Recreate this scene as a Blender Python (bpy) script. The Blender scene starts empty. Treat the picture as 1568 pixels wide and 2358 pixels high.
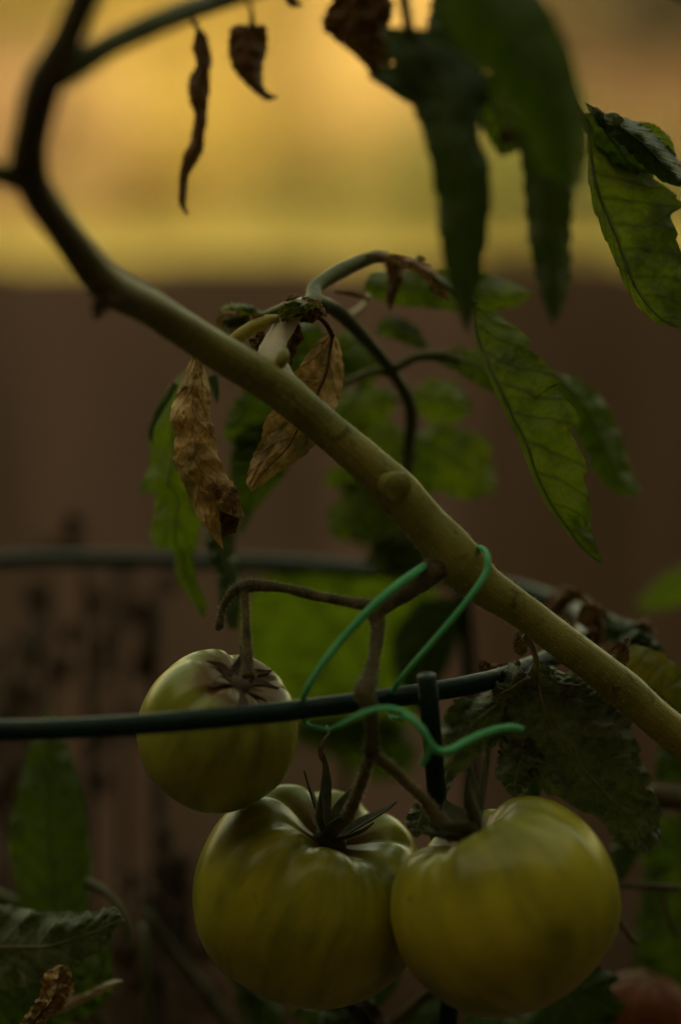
import bpy, math, random
from mathutils import Vector, Matrix, noise
random.seed(11)
S = bpy.context.scene
C = S.collection
# ---------------------------------------------------------------- camera, world, sun, exposure
PITCH = math.radians(10)
CAM = Vector((0, 0, 1.0))
cd = bpy.data.cameras.new('camera'); cam = bpy.data.objects.new('camera', cd); C.objects.link(cam)
cam.location = CAM; cam.rotation_euler = (math.pi/2-PITCH, 0, 0)
cd.sensor_fit = 'VERTICAL'; cd.sensor_height = 36; cd.lens = 85
cd.clip_start = .05; cd.clip_end = 500
cd.dof.use_dof = True; cd.dof.focus_distance = .795; cd.dof.aperture_fstop = 2.65
S.camera = cam
SUN_EL, SUN_ROT = math.radians(22), math.radians(201.7)
w = bpy.data.worlds.new('World'); S.world = w; w.use_nodes = True
nt = w.node_tree; bg = nt.nodes['Background']
sky = nt.nodes.new('ShaderNodeTexSky'); sky.sky_type = 'NISHITA'; sky.sun_disc = False
sky.sun_elevation = SUN_EL; sky.sun_rotation = SUN_ROT; sky.dust_density = 3
warm = nt.nodes.new('ShaderNodeMix'); warm.data_type = 'RGBA'; warm.blend_type = 'MULTIPLY'
warm.inputs[0].default_value = 1; warm.inputs[7].default_value = (1.42, 1.0, .43, 1)
nt.links.new(sky.outputs[0], warm.inputs[6]); nt.links.new(warm.outputs[2], bg.inputs[0])
bg.inputs[1].default_value = .15
sl = bpy.data.lights.new('sun', 'SUN'); sl.energy = 2.0; sl.angle = math.radians(.5); sl.color = (1, .93, .62)
sun = bpy.data.objects.new('sun', sl); C.objects.link(sun)
sd = Vector((math.sin(SUN_ROT)*math.cos(SUN_EL), math.cos(SUN_ROT)*math.cos(SUN_EL), math.sin(SUN_EL)))
sun.rotation_euler = sd.to_track_quat('Z', 'Y').to_euler(); sun.location = sd*30
S.view_settings.view_transform = 'Standard'; S.view_settings.look = 'None'
S.view_settings.exposure = 1.7; S.view_settings.gamma = 1; S.view_settings.use_curve_mapping = False
S.cycles.max_bounces = 8; S.cycles.sample_clamp_indirect = 3

# ---------------------------------------------------------------- helpers
FP = 85/36*2358
RT = Vector((1, 0, 0)); FW = Vector((0, math.cos(PITCH), -math.sin(PITCH))); UP = Vector((0, math.sin(PITCH), math.cos(PITCH)))
def at(x, y, d):
    return CAM + FW*d + RT*((x-784)/FP*d) - UP*((y-1179)/FP*d)
def catmull(P, n):
    """n points evenly spaced along a Catmull-Rom curve through tuples P"""
    P = [tuple(p) for p in P]
    if len(P) == 2:
        return [tuple(a+(b-a)*i/(n-1) for a, b in zip(*P)) for i in range(n)]
    Q = [tuple(2*a-b for a, b in zip(P[0], P[1]))]+P+[tuple(2*a-b for a, b in zip(P[-1], P[-2]))]
    D = []
    for i in range(1, len(Q)-2):
        for k in range(16):
            t = k/16; t2 = t*t; t3 = t2*t
            D.append(tuple(.5*(2*b+(c-a)*t+(2*a-5*b+4*c-e)*t2+(-a+3*b-3*c+e)*t3) for a, b, c, e in zip(Q[i-1], Q[i], Q[i+1], Q[i+2])))
    D.append(P[-1])
    L = [0]
    for a, b in zip(D, D[1:]): L.append(L[-1]+max(1e-9, math.dist(a[:3], b[:3])))
    out = []; j = 0
    for i in range(n):
        s = L[-1]*i/(n-1)
        while j < len(D)-2 and L[j+1] < s: j += 1
        t = min(1, max(0, (s-L[j])/(L[j+1]-L[j])))
        out.append(tuple(a+(b-a)*t for a, b in zip(D[j], D[j+1])))
    return out
class MB:
    def __init__(s): s.v = []; s.f = []; s.m = []; s.uv = []
    def grid(s, rows, mat=0, close=False, uvs=None, caps=False):
        n0 = len(s.v); nr = len(rows); nc = len(rows[0])
        for i, r in enumerate(rows):
            for j, p in enumerate(r):
                s.v.append(tuple(p)); s.uv.append(uvs[i][j] if uvs else (i/(nr-1), j/max(1, nc-1)))
        for i in range(nr-1):
            for j in range(nc if close else nc-1):
                k = (j+1) % nc
                s.f.append((n0+i*nc+j, n0+i*nc+k, n0+(i+1)*nc+k, n0+(i+1)*nc+j)); s.m.append(mat)
        if caps:
            s.f.append(tuple(n0+j for j in reversed(range(nc)))); s.m.append(mat)
            s.f.append(tuple(n0+(nr-1)*nc+j for j in range(nc))); s.m.append(mat)
    def box(s, a, b, mat=0):
        n = len(s.v); (x0, y0, z0), (x1, y1, z1) = a, b
        for z in (z0, z1):
            for x, y in ((x0, y0), (x1, y0), (x1, y1), (x0, y1)): s.v.append((x, y, z)); s.uv.append((0, 0))
        for q in ((3, 2, 1, 0), (4, 5, 6, 7), (0, 1, 5, 4), (1, 2, 6, 5), (2, 3, 7, 6), (3, 0, 4, 7)):
            s.f.append(tuple(n+k for k in q)); s.m.append(mat)
    def tube(s, pts, rad, sides=14, bump=0, seed=0, mat=0, caps=True):
        """pts world Vectors, rad list"""
        pts = [Vector(p) for p in pts]; T0 = (pts[1]-pts[0]).normalized()
        N = T0.orthogonal().normalized(); rows = []
        for i, p in enumerate(pts):
            T = (pts[min(i+1, len(pts)-1)]-pts[max(i-1, 0)]).normalized()
            N = (N-T*N.dot(T)).normalized(); B = T.cross(N); row = []
            for k in range(sides):
                a = 2*math.pi*k/sides; dr = N*math.cos(a)+B*math.sin(a); r = rad[i]
                if bump: r *= 1+bump*noise.noise((p+dr*rad[i])*260+Vector((seed*7.1, 0, 0)))+bump*.6*noise.noise((p+dr*rad[i])*90)
                row.append(p+dr*r)
            rows.append(row)
        s.grid(rows, mat, True, None, caps)
    def build(s, name, mats, parent=None, smooth=True, origin=None):
        me = bpy.data.meshes.new(name)
        o = origin or Vector((0, 0, 0))
        me.from_pydata([tuple(Vector(v)-o) for v in s.v], [], s.f); 
        for m in (mats if isinstance(mats, (list, tuple)) else [mats]): me.materials.append(m)
        me.polygons.foreach_set('material_index', s.m)
        me.polygons.foreach_set('use_smooth', [smooth]*len(s.f))
        ul = me.uv_layers.new(name='UVMap')
        for l in me.loops: ul.data[l.index].uv = s.uv[l.vertex_index]
        me.update()
        ob = bpy.data.objects.new(name, me); C.objects.link(ob)
        ob.location = o
        if parent: ob.parent = parent; ob.matrix_parent_inverse = Matrix.Translation(-parent.location)
        return ob
def thing(name, label, cat, loc, group=None):
    o = bpy.data.objects.new(name, None); C.objects.link(o); o.location = loc; o.empty_display_size = .05
    o['label'] = label; o['category'] = cat
    if group: o['group'] = group
    return o
def tag(o, label, cat, group=None):
    o['label'] = label; o['category'] = cat
    if group: o['group'] = group
    return o
# materials
def mat(name):
    m = bpy.data.materials.new(name); m.use_nodes = True
    return m, m.node_tree, m.node_tree.nodes['Principled BSDF']
def N(nt, t, **k):
    n = nt.nodes.new(t)
    for a, b in k.items(): setattr(n, a, b)
    return n
def ramp(nt, fac, stops):
    r = N(nt, 'ShaderNodeValToRGB'); e = r.color_ramp.elements
    while len(e) < len(stops): e.new(.5)
    for q, (p, c) in zip(e, stops): q.position = p; q.color = (*c, 1)
    nt.links.new(fac, r.inputs[0]); return r.outputs[0]
def noise_tex(nt, scale, detail=4, vec='Object', stretch=None, rough=.55):
    tc = N(nt, 'ShaderNodeTexCoord'); n = N(nt, 'ShaderNodeTexNoise'); n.inputs['Scale'].default_value = scale
    n.inputs['Detail'].default_value = detail; n.inputs['Roughness'].default_value = rough; src = tc.outputs[vec]
    if stretch:
        mp = N(nt, 'ShaderNodeMapping'); mp.inputs['Scale'].default_value = stretch; nt.links.new(src, mp.inputs[0]); src = mp.outputs[0]
    nt.links.new(src, n.inputs['Vector']); return n.outputs['Fac']
def bump(nt, p, fac, strength, dist):
    b = N(nt, 'ShaderNodeBump'); b.inputs['Strength'].default_value = strength; b.inputs['Distance'].default_value = dist
    nt.links.new(fac, b.inputs['Height']); nt.links.new(b.outputs[0], p.inputs['Normal']); return b
def mixc(nt, fac, a, b, mode='MIX'):
    m = N(nt, 'ShaderNodeMix', data_type='RGBA', blend_type=mode)
    for i, v in ((0, fac), (6, a), (7, b)):
        if hasattr(v, 'links') or hasattr(v, 'is_linked'): nt.links.new(v, m.inputs[i])
        elif i == 0: m.inputs[0].default_value = v
        else: m.inputs[i].default_value = (*v, 1)
    return m.outputs[2]
def math_(nt, op, a, b=None):
    m = N(nt, 'ShaderNodeMath', operation=op)
    for i, v in enumerate((a, b)):
        if v is None: continue
        if isinstance(v, (int, float)): m.inputs[i].default_value = v
        else: nt.links.new(v, m.inputs[i])
    return m.outputs[0]
def simple(name, stops, scale=60, rough=.6, bstr=.3, bdist=.001, stretch=None, sheen=0, spec=.5, detail=5, vec='Object'):
    m, t, p = mat(name); f = noise_tex(t, scale, detail, vec, stretch)
    t.links.new(ramp(t, f, stops), p.inputs['Base Color']); p.inputs['Roughness'].default_value = rough
    p.inputs['Specular IOR Level'].default_value = spec
    if sheen: p.inputs['Sheen Weight'].default_value = sheen; p.inputs['Sheen Roughness'].default_value = .4
    if bstr: bump(t, p, f, bstr, bdist)
    return m
def leaf_mat(name, stops, vein, nv=7, vein_amt=.6, transl=.35, rough=.55, patch=None, scale=45, bstr=.6, fine=700, sheen=.0, tipc=None):
    """uv.x along the leaf, uv.y across with the midrib at .5"""
    m, t, p = mat(name); tc = N(t, 'ShaderNodeTexCoord'); sep = N(t, 'ShaderNodeSeparateXYZ'); t.links.new(tc.outputs['UV'], sep.inputs[0])
    base = ramp(t, noise_tex(t, scale, 5), stops)
    if patch: base = mixc(t, ramp(t, noise_tex(t, scale*.6, 6, rough=.65), [(.48, (0, 0, 0)), (.62, (1, 1, 1))]), base, patch)
    wob = math_(t, 'MULTIPLY', math_(t, 'SUBTRACT', noise_tex(t, 60, 2), .5), .09)
    av = math_(t, 'ABSOLUTE', math_(t, 'SUBTRACT', sep.outputs[1], .5))
    q = math_(t, 'ADD', math_(t, 'SUBTRACT', sep.outputs[0], math_(t, 'MULTIPLY', av, .38)), wob)
    fr = math_(t, 'FRACT', math_(t, 'MULTIPLY', q, nv))
    lat = math_(t, 'ABSOLUTE', math_(t, 'SUBTRACT', fr, .5))                 # 0 on the lateral vein
    lat = ramp(t, lat, [(0, (1, 1, 1)), (.04, (.6, .6, .6)), (.17, (0, 0, 0))])
    mid = ramp(t, av, [(0, (1, 1, 1)), (.012, (1, 1, 1)), (.035, (0, 0, 0))])
    net = N(t, 'ShaderNodeTexVoronoi', feature='DISTANCE_TO_EDGE'); net.inputs['Scale'].default_value = 330
    t.links.new(tc.outputs['Object'], net.inputs['Vector'])
    nf = ramp(t, net.outputs['Distance'], [(0, (.55, .55, .55)), (.12, (0, 0, 0))])
    v = math_(t, 'MAXIMUM', math_(t, 'MAXIMUM', lat, mid), math_(t, 'MULTIPLY', nf, .6))
    col = mixc(t, math_(t, 'MULTIPLY', v, vein_amt), base, vein)
    if tipc:
        k = math_(t, 'ADD', sep.outputs[0], math_(t, 'MULTIPLY', math_(t, 'SUBTRACT', noise_tex(t, 120, 4), .5), .35))
        col = mixc(t, ramp(t, k, [(tipc[0], (0, 0, 0)), (tipc[0]+.08, (1, 1, 1))]), col, tipc[1])
    t.links.new(col, p.inputs['Base Color']); p.inputs['Roughness'].default_value = rough
    p.inputs['Specular IOR Level'].default_value = .22
    if sheen: p.inputs['Sheen Weight'].default_value = sheen
    h = math_(t, 'ADD', math_(t, 'MULTIPLY', v, -.8), math_(t, 'MULTIPLY', noise_tex(t, fine, 3), .5))
    b = bump(t, p, h, bstr, .0006)
    tr = N(t, 'ShaderNodeBsdfTranslucent'); t.links.new(mixc(t, 1.0, col, (1.5, 1.5, .7), 'MULTIPLY'), tr.inputs[0])
    mx = N(t, 'ShaderNodeMixShader'); mx.inputs[0].default_value = transl
    t.links.new(p.outputs[0], mx.inputs[1]); t.links.new(tr.outputs[0], mx.inputs[2])
    t.links.new(mx.outputs[0], t.nodes['Material Output'].inputs[0])
    return m
# colour sets
M = {}
def stem_mat():
    m = simple('stem_green_main', [(.3, (.135, .135, .024)), (.5, (.23, .22, .04)), (.72, (.31, .27, .058))], 55, .5, .8, .0012, spec=.3)
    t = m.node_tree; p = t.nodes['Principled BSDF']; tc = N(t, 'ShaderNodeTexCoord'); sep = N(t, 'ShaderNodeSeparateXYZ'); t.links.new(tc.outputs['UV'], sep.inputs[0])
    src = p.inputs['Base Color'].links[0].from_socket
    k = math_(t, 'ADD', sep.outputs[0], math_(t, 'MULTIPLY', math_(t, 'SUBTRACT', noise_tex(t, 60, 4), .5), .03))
    t.links.new(mixc(t, ramp(t, k, [(.10, (1, 1, 1)), (.19, (0, 0, 0))]), src, (.028, .021, .010)), p.inputs['Base Color'])  # upper end darkened in the colour, painting in its backlit silhouette
    rg = noise_tex(t, 1, 4, 'UV', (6, 22, 1)); fi = noise_tex(t, 650, 3); sp = noise_tex(t, 170, 4)
    c2 = p.inputs['Base Color'].links[0].from_socket
    c3 = mixc(t, ramp(t, rg, [(.42, (0, 0, 0)), (.62, (.25, .25, .25))]), c2, (.20, .16, .045))
    t.links.new(mixc(t, ramp(t, sp, [(.62, (0, 0, 0)), (.70, (.6, .6, .6))]), c3, (.045, .028, .012)), p.inputs['Base Color'])
    bump(t, p, math_(t, 'ADD', rg, math_(t, 'MULTIPLY', fi, .7)), .45, .0009)
    return m
M['stem'] = simple('stem_green', [(.3, (.135, .135, .024)), (.5, (.23, .22, .04)), (.72, (.31, .27, .058))], 55, .5, .8, .0012, spec=.3, stretch=(1, 1, 1))
M['stem_dark'] = simple('stem_brown_green', [(.3, (.04, .032, .012)), (.6, (.10, .078, .028)), (.8, (.16, .115, .042))], 130, .65, .9, .0012, sheen=.05, spec=.3)
M['stem_pale'] = simple('stem_pale', [(.3, (.42, .37, .24)), (.7, (.58, .50, .36))], 60, .55, .4, .0008, sheen=.4)
M['petiole'] = simple('petiole_green', [(.3, (.045, .06, .013)), (.7, (.12, .125, .032))], 90, .55, .5, .0008, sheen=.05, spec=.3)
M['petiole_yellow'] = simple('petiole_yellow', [(.3, (.26, .22, .03)), (.7, (.42, .34, .05))], 200, .6, .6, .0006)
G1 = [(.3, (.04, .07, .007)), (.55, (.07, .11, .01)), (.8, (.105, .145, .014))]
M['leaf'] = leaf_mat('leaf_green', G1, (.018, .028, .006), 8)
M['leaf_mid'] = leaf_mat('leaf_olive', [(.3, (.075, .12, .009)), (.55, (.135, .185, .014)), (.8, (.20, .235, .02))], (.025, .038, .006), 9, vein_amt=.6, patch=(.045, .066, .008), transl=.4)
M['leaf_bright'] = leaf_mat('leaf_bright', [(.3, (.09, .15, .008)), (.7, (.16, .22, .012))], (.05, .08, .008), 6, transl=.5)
M['leaf_dark'] = leaf_mat('leaf_dark_green', [(.3, (.028, .050, .010)), (.7, (.048, .078, .013))], (.02, .028, .01), 7, transl=.22)
M['leaf_gray'] = leaf_mat('leaf_crinkled', [(.3, (.05, .078, .028)), (.55, (.09, .12, .05)), (.8, (.14, .17, .085))], (.09, .11, .055), 9, vein_amt=.3, transl=.12, bstr=1, sheen=.5)
M['leaf_yellow'] = leaf_mat('leaf_yellowing', [(.3, (.09, .11, .01)), (.7, (.19, .17, .02))], (.07, .07, .01), 6, patch=(.24, .17, .03), transl=.35, tipc=(-1, (0, 0, 0)))
M['leaf_yellow'] = leaf_mat('leaf_yellowing', [(.3, (.08, .10, .01)), (.7, (.17, .16, .02))], (.07, .07, .01), 6, patch=(.20, .15, .03), transl=.35)
M['dry'] = leaf_mat('dry_leaf', [(.28, (.18, .10, .04)), (.45, (.46, .29, .12)), (.6, (.58, .40, .18)), (.75, (.66, .43, .17))], (.085, .05, .022), 9, vein_amt=.28, transl=.12, rough=.8, patch=(.20, .15, .065), scale=110, bstr=1, fine=420)
M['dry_dark'] = leaf_mat('dry_leaf_dark', [(.3, (.07, .03, .012)), (.55, (.15, .075, .03)), (.8, (.26, .14, .06))], (.03, .015, .01), 7, transl=.15, rough=.8, scale=90, bstr=1)
M['dry_pink'] = leaf_mat('dry_leaf_pinkish', [(.3, (.22, .13, .075)), (.7, (.46, .29, .18))], (.10, .05, .03), 6, transl=.15, rough=.75, scale=90, bstr=1)
M['rib_dark'] = simple('midrib_green', [(.3, (.035, .045, .012)), (.7, (.07, .08, .02))], 200, .6, .3, .0003)
M['rib_gray'] = simple('midrib_grey', [(.3, (.16, .15, .085)), (.7, (.25, .23, .14))], 200, .6, .3, .0003)
M['wire'] = simple('green_coated_wire', [(.3, (.002, .014, .011)), (.7, (.005, .030, .023))], 220, .42, .6, .0006, spec=.22)
M['twine'] = simple('green_plastic_tie', [(.3, (.08, .40, .15)), (.7, (.14, .56, .25))], 70, .62, .4, .0004, spec=.25)
M['weed'] = simple('dead_stalk', [(.3, (.02, .013, .007)), (.7, (.06, .038, .02))], 90, .9, .3)
M['weed_leaf'] = leaf_mat('dead_weed_leaf', [(.3, (.03, .018, .009)), (.7, (.085, .05, .024))], (.03, .015, .01), 7, transl=.15, rough=.9)
def tomato_mat(name, body, dark, scar, scar_r):
    m, t, p = mat(name); tc = N(t, 'ShaderNodeTexCoord'); sep = N(t, 'ShaderNodeSeparateXYZ'); t.links.new(tc.outputs['UV'], sep.inputs[0])
    streak = noise_tex(t, 1, 3, 'UV', (2.2, 17, 1)); blot = noise_tex(t, 38, 4)
    f = math_(t, 'ADD', math_(t, 'MULTIPLY', streak, .5), math_(t, 'MULTIPLY', blot, .5))
    col = ramp(t, f, [(.34, dark), (.5, body), (.68, tuple(min(1, c*1.3) for c in body))])
    # green shoulders round the stalk
    sh = math_(t, 'ADD', sep.outputs[0], math_(t, 'MULTIPLY', math_(t, 'SUBTRACT', streak, .5), .5))
    col = mixc(t, ramp(t, sh, [(.12, (.75, .75, .75)), (.42, (0, 0, 0))]), col, dark)
    sc_ = math_(t, 'ADD', sep.outputs[0], math_(t, 'MULTIPLY', math_(t, 'SUBTRACT', noise_tex(t, 130, 5), .5), .22))
    col = mixc(t, ramp(t, sc_, [(scar_r, (1, 1, 1)), (scar_r+.06, (0, 0, 0))]), col, scar)
    sp = noise_tex(t, 150, 3)
    col = mixc(t, ramp(t, sp, [(.70, (0, 0, 0)), (.76, (.45, .45, .45))]), col, (.10, .08, .015))
    t.links.new(col, p.inputs['Base Color']); p.inputs['Roughness'].default_value = .30
    p.inputs['Specular IOR Level'].default_value = .42
    p.inputs['Subsurface Weight'].default_value = .25; p.inputs['Subsurface Scale'].default_value = .004
    p.inputs['Subsurface Radius'].default_value = (1, .7, .2)
    bump(t, p, math_(t, 'ADD', blot, math_(t, 'MULTIPLY', noise_tex(t, 500, 2), .15)), .25, .0012)
    return m

# ---------------------------------------------------------------- setting
def sheet(name, x0, x1, y0, y1, z, m, nx=2, ny=2, amp=0):
    b = MB(); rows = []
    for i in range(nx+1):
        rows.append([(x0+(x1-x0)*i/nx, y0+(y1-y0)*j/ny, z+(amp*noise.noise(Vector((x0+(x1-x0)*i/nx, y0+(y1-y0)*j/ny, 0))*9) if amp else 0)) for j in range(ny+1)])
    b.grid(rows); o = b.build(name, m); o['kind'] = 'structure'; return o
m_lawn = simple('dry_golden_grass', [(.3, (.19, .17, .022)), (.5, (.25, .21, .03)), (.7, (.31, .24, .04))], .5, .9, .5, .02, detail=8)
m_soil = simple('garden_soil', [(.3, (.045, .03, .02)), (.7, (.10, .068, .045))], 30, .95, 1, .01, detail=8)
ground = sheet('ground', -200, 200, -120, 300, -.03, m_lawn)
soil = sheet('soil_bed', -2.4, 2.4, -.6, 2.24, -.004, m_soil, 60, 40, .018)
# low board fence behind the bed
FY = 2.3
m_board = [simple('weathered_board_%s' % n, [(.3, a), (.5, b_), (.72, c_)], 3.5, .85, .4, .003, stretch=(6, 6, .6), detail=6) for n, a, b_, c_ in
           (('umber', (.105, .079, .066), (.155, .117, .098), (.20, .154, .132)), ('plum', (.125, .088, .078), (.18, .13, .112), (.225, .164, .144)), ('dun', (.10, .075, .060), (.148, .112, .088), (.185, .144, .116)), ('dark', (.068, .048, .034), (.10, .07, .05), (.135, .095, .07)))]
fence = thing('board_fence', 'low weathered brown board fence behind the tomato plants', 'fence', (0, FY, 0))
topz = at(784, 594, FY/math.cos(PITCH)*.98)[2]
x = -1.76; k = 0
while x < 1.62:
    wd = .145+.006*math.sin(k*2.3); h = topz-.006*abs(math.sin(k*1.7)); dy = .0022*math.sin(k*3.1)
    b = MB(); b.box((x+.0015, FY-.009+dy, .03), (x+wd-.0015, FY+.009+dy, h))
    b.box((x-.008, FY-.003+dy, .032), (x+.0029, FY+.003+dy, h-.002)); b.build('board', m_board[3 if .11 < x and k % 5 else (k*7+k//3) % 3], fence, smooth=False, origin=Vector((x, FY, .03))); x += wd; k += 1
b = MB(); b.box((-1.75, FY-.034, .10), (1.75, FY-.0125, .2)); b.build('gravel_board', m_board[3], fence, smooth=False)
for z in (.2, topz-.16):
    b = MB(); b.box((-1.75, FY+.013, z), (1.75, FY+.055, z+.08)); b.build('rail', m_board[0], fence, smooth=False)
for x in (-1.5, 0, 1.5):
    b = MB(); b.box((x-.04, FY+.057, 0), (x+.04, FY+.14, topz-.02)); b.build('post', m_board[2], fence, smooth=False)
for sx in (-1, 1):  # unseen side fences, added to cut the skylight from left and right
    sf = thing('side_light_blocker', 'tall dark board fence added out of view on the %s to block side light' % ('left' if sx < 0 else 'right'), 'fence', (sx*1.78, .5, 0))
    b = MB(); b.box((-.009, 0, 0), (.009, .142, 2.3)); proto = None
    for k in range(26):
        if proto is None: o = b.build('board', m_board[3], sf, smooth=False); proto = o
        else:
            o = proto.copy(); C.objects.link(o); o.parent = sf; o.matrix_parent_inverse = proto.matrix_parent_inverse.copy()
        o.location = (sx*1.78+.002*math.sin(k*2.1), -1.45+k*.144, 0)
    b = MB(); b.box((sx*1.81-.02, -1.45, .5), (sx*1.81+.02, 2.29, .58)); b.build('rail', m_board[3], sf, smooth=False)
    b = MB(); b.box((sx*1.81-.02, -1.45, 1.8), (sx*1.81+.02, 2.29, 1.88)); b.build('rail', m_board[3], sf, smooth=False)
# unseen house added behind the camera to shade the bed
house = thing('shade_house', 'unseen low house with deep eaves, added behind the camera to shade the bed', 'house', (-2, -2.4, 0))
m_brick = simple('red_brown_brick', [(.3, (.16, .09, .06)), (.7, (.24, .14, .09))], 3, .9, .3, .01)
m_white = simple('white_paint', [(.3, (.7, .69, .66)), (.7, (.8, .79, .76))], 4, .5, .1, .002)
m_glass = simple('dark_glass', [(.3, (.02, .022, .025)), (.7, (.03, .032, .035))], 2, .08, 0)
m_roof = simple('dark_tiles', [(.3, (.07, .05, .045)), (.7, (.11, .08, .07))], 6, .8, .5, .02)
b = MB(); b.box((-14, -10.6, 0), (9, -2.4, 4.0)); b.build('wall', m_brick, house, smooth=False)
b = MB(); b.grid([[(-14.5, -1.55, 3.95), (-14.5, -6.9, 6.6), (-14.5, -11.2, 3.95)], [(9.5, -1.55, 3.95), (9.5, -6.9, 6.6), (9.5, -11.2, 3.95)]]); b.grid([[(-14.5, -1.55, 3.85), (-14.5, -11.2, 3.85)], [(9.5, -1.55, 3.85), (9.5, -11.2, 3.85)]]); b.build('roof', m_roof, house, smooth=False)
b = MB(); b.box((-14.5, -1.55, 3.8), (9.5, -1.52, 3.98)); b.build('fascia', m_white, house, smooth=False)
b = MB(); b.box((-14, -1.5, 3.1), (9, -.45, 3.2)); b.build('shade_porch_roof', m_roof, house, smooth=False)  # porch added out of view to hold back skylight from the camera side
for x in (-13.5, -8, -2.5, 3, 8.5):
    b = MB(); b.box((x-.06, -.65, 0), (x+.06, -.53, 3.1)); b.build('added_porch_post', m_white, house, smooth=False)
for x in (-12, -8.5, 2.5, 5.5):
    b = MB(); b.box((x-.7, -2.39, 1.1), (x+.7, -2.33, 2.4)); wn = b.build('window', m_white, house, smooth=False)
    for q in (-.6, .05):
        b = MB(); b.box((x+q, -2.325, 1.2), (x+q+.55, -2.315, 2.3)); b.build('pane', m_glass, wn, smooth=False)
b = MB(); b.box((-5, -2.39, 0), (-4, -2.32, 2.1)); b.build('door', m_white, house, smooth=False)
# far house wall and autumn shrubs in the sun
far = thing('garden_wall', 'sunlit ochre rendered wall far behind the shrubs', 'wall', (0, 24, 0))
m_ochre = simple('ochre_render', [(.3, (.17, .125, .042)), (.7, (.23, .168, .06))], .6, .9, .2, .01)
b = MB(); b.box((-12, 24, -.03), (3.2, 24.3, 3.4)); b.build('wall_body', m_ochre, far, smooth=False)
b = MB(); b.box((-12.1, 23.93, 3.4), (3.3, 24.37, 3.5)); b.build('coping', m_roof, far, smooth=False)
def shrub(name, label, cat, px, Y, wid, hgt, cols, n=2600, base=0, leafs=.05, group=None):
    p = at(px, 400, Y); t = thing(name, label, cat, (p[0], Y, 0), group)
    m = simple('foliage_'+name, [(.3, cols[0]), (.5, cols[1]), (.75, cols[2])], .9, .7, 0, detail=6)
    r = random.Random(int(px)+Y); b = MB()
    cl = [Vector((r.gauss(0, .33)*wid, r.gauss(0, .25)*wid, base+hgt*(.12+.85*r.random()**.8)))+Vector((p[0], Y, 0)) for _ in range(26)]
    for _ in range(n):
        c = r.choice(cl); rr = wid*.24*r.random()**.45; u = Vector((r.gauss(0, 1), r.gauss(0, 1), r.gauss(0, 1))).normalized()
        q = c+u*rr; a = Vector((r.gauss(0, 1), r.gauss(0, 1), r.gauss(0, 1))).normalized(); e = a.orthogonal().normalized(); l = leafs*(.6+.8*r.random())
        if q.z < .02: continue
        i = len(b.v); b.v += [tuple(q-a*l), tuple(q+e*l*.5), tuple(q+a*l), tuple(q-e*l*.5)]; b.uv += [(0, 0)]*4; b.f.append((i, i+1, i+2, i+3)); b.m.append(0)
    b.build('foliage', m, t, smooth=False)
    s = MB()
    for k in range(5):
        e = cl[k*5]; g0 = Vector((p[0]+r.uniform(-.1, .1)*wid, Y+r.uniform(-.1, .1), -.03)); mid = (g0+e)/2+Vector((r.uniform(-.1, .1), 0, .1))
        s.tube([g0, mid, e], [.035, .025, .01], 6)
    s.build('stem', M['stem_dark'], t)
GOLD = [(.16, .118, .019), (.25, .19, .032), (.33, .255, .054)]
shrub('autumn_shrub', 'pinkish tan dry shrub in the sun at the far left', 'shrub', -30, 17, 1.5, 1.15, [(.16, .105, .055), (.235, .16, .08), (.29, .20, .11)])
shrub('autumn_shrub', 'deep golden shrub in the sun between the stem and the dry leaves', 'shrub', 330, 18, 2.0, 2.4, GOLD)
shrub('autumn_shrub', 'pale gold shrub beside the green shrub behind the hanging leaves', 'shrub', 690, 18.5, 1.8, 2.5, [(.27, .20, .065), (.38, .285, .10), (.45, .345, .14)])
shrub('green_shrub', 'low olive green shrub in front of the pale gold shrub', 'shrub', 1120, 15.5, 1.7, .72, [(.05, .06, .01), (.085, .09, .015), (.12, .115, .022)], 3200)
shrub('autumn_shrub', 'rust brown shrub at the far right behind the upper leaves', 'shrub', 1520, 17, 1.6, 1.2, [(.065, .038, .016), (.105, .062, .025), (.145, .09, .036)])
shrub('green_shrub', 'olive shrub at the back behind the rust brown shrub', 'shrub', 1330, 20, 1.6, 2.3, [(.05, .042, .014), (.085, .068, .02), (.12, .09, .03)])
shrub('garden_tree', 'yellow green tree crown over the far wall at the upper left', 'tree', -20, 19, 2.4, 1.4, [(.08, .08, .016), (.13, .125, .024), (.17, .155, .035)], 4200, base=.95, leafs=.07)
shrub('garden_tree', 'dark tree at the far right beyond the wall', 'tree', 1560, 19.5, 2.2, 2.1, [(.015, .014, .006), (.028, .024, .009), (.042, .034, .012)], 9000, leafs=.10)

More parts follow.
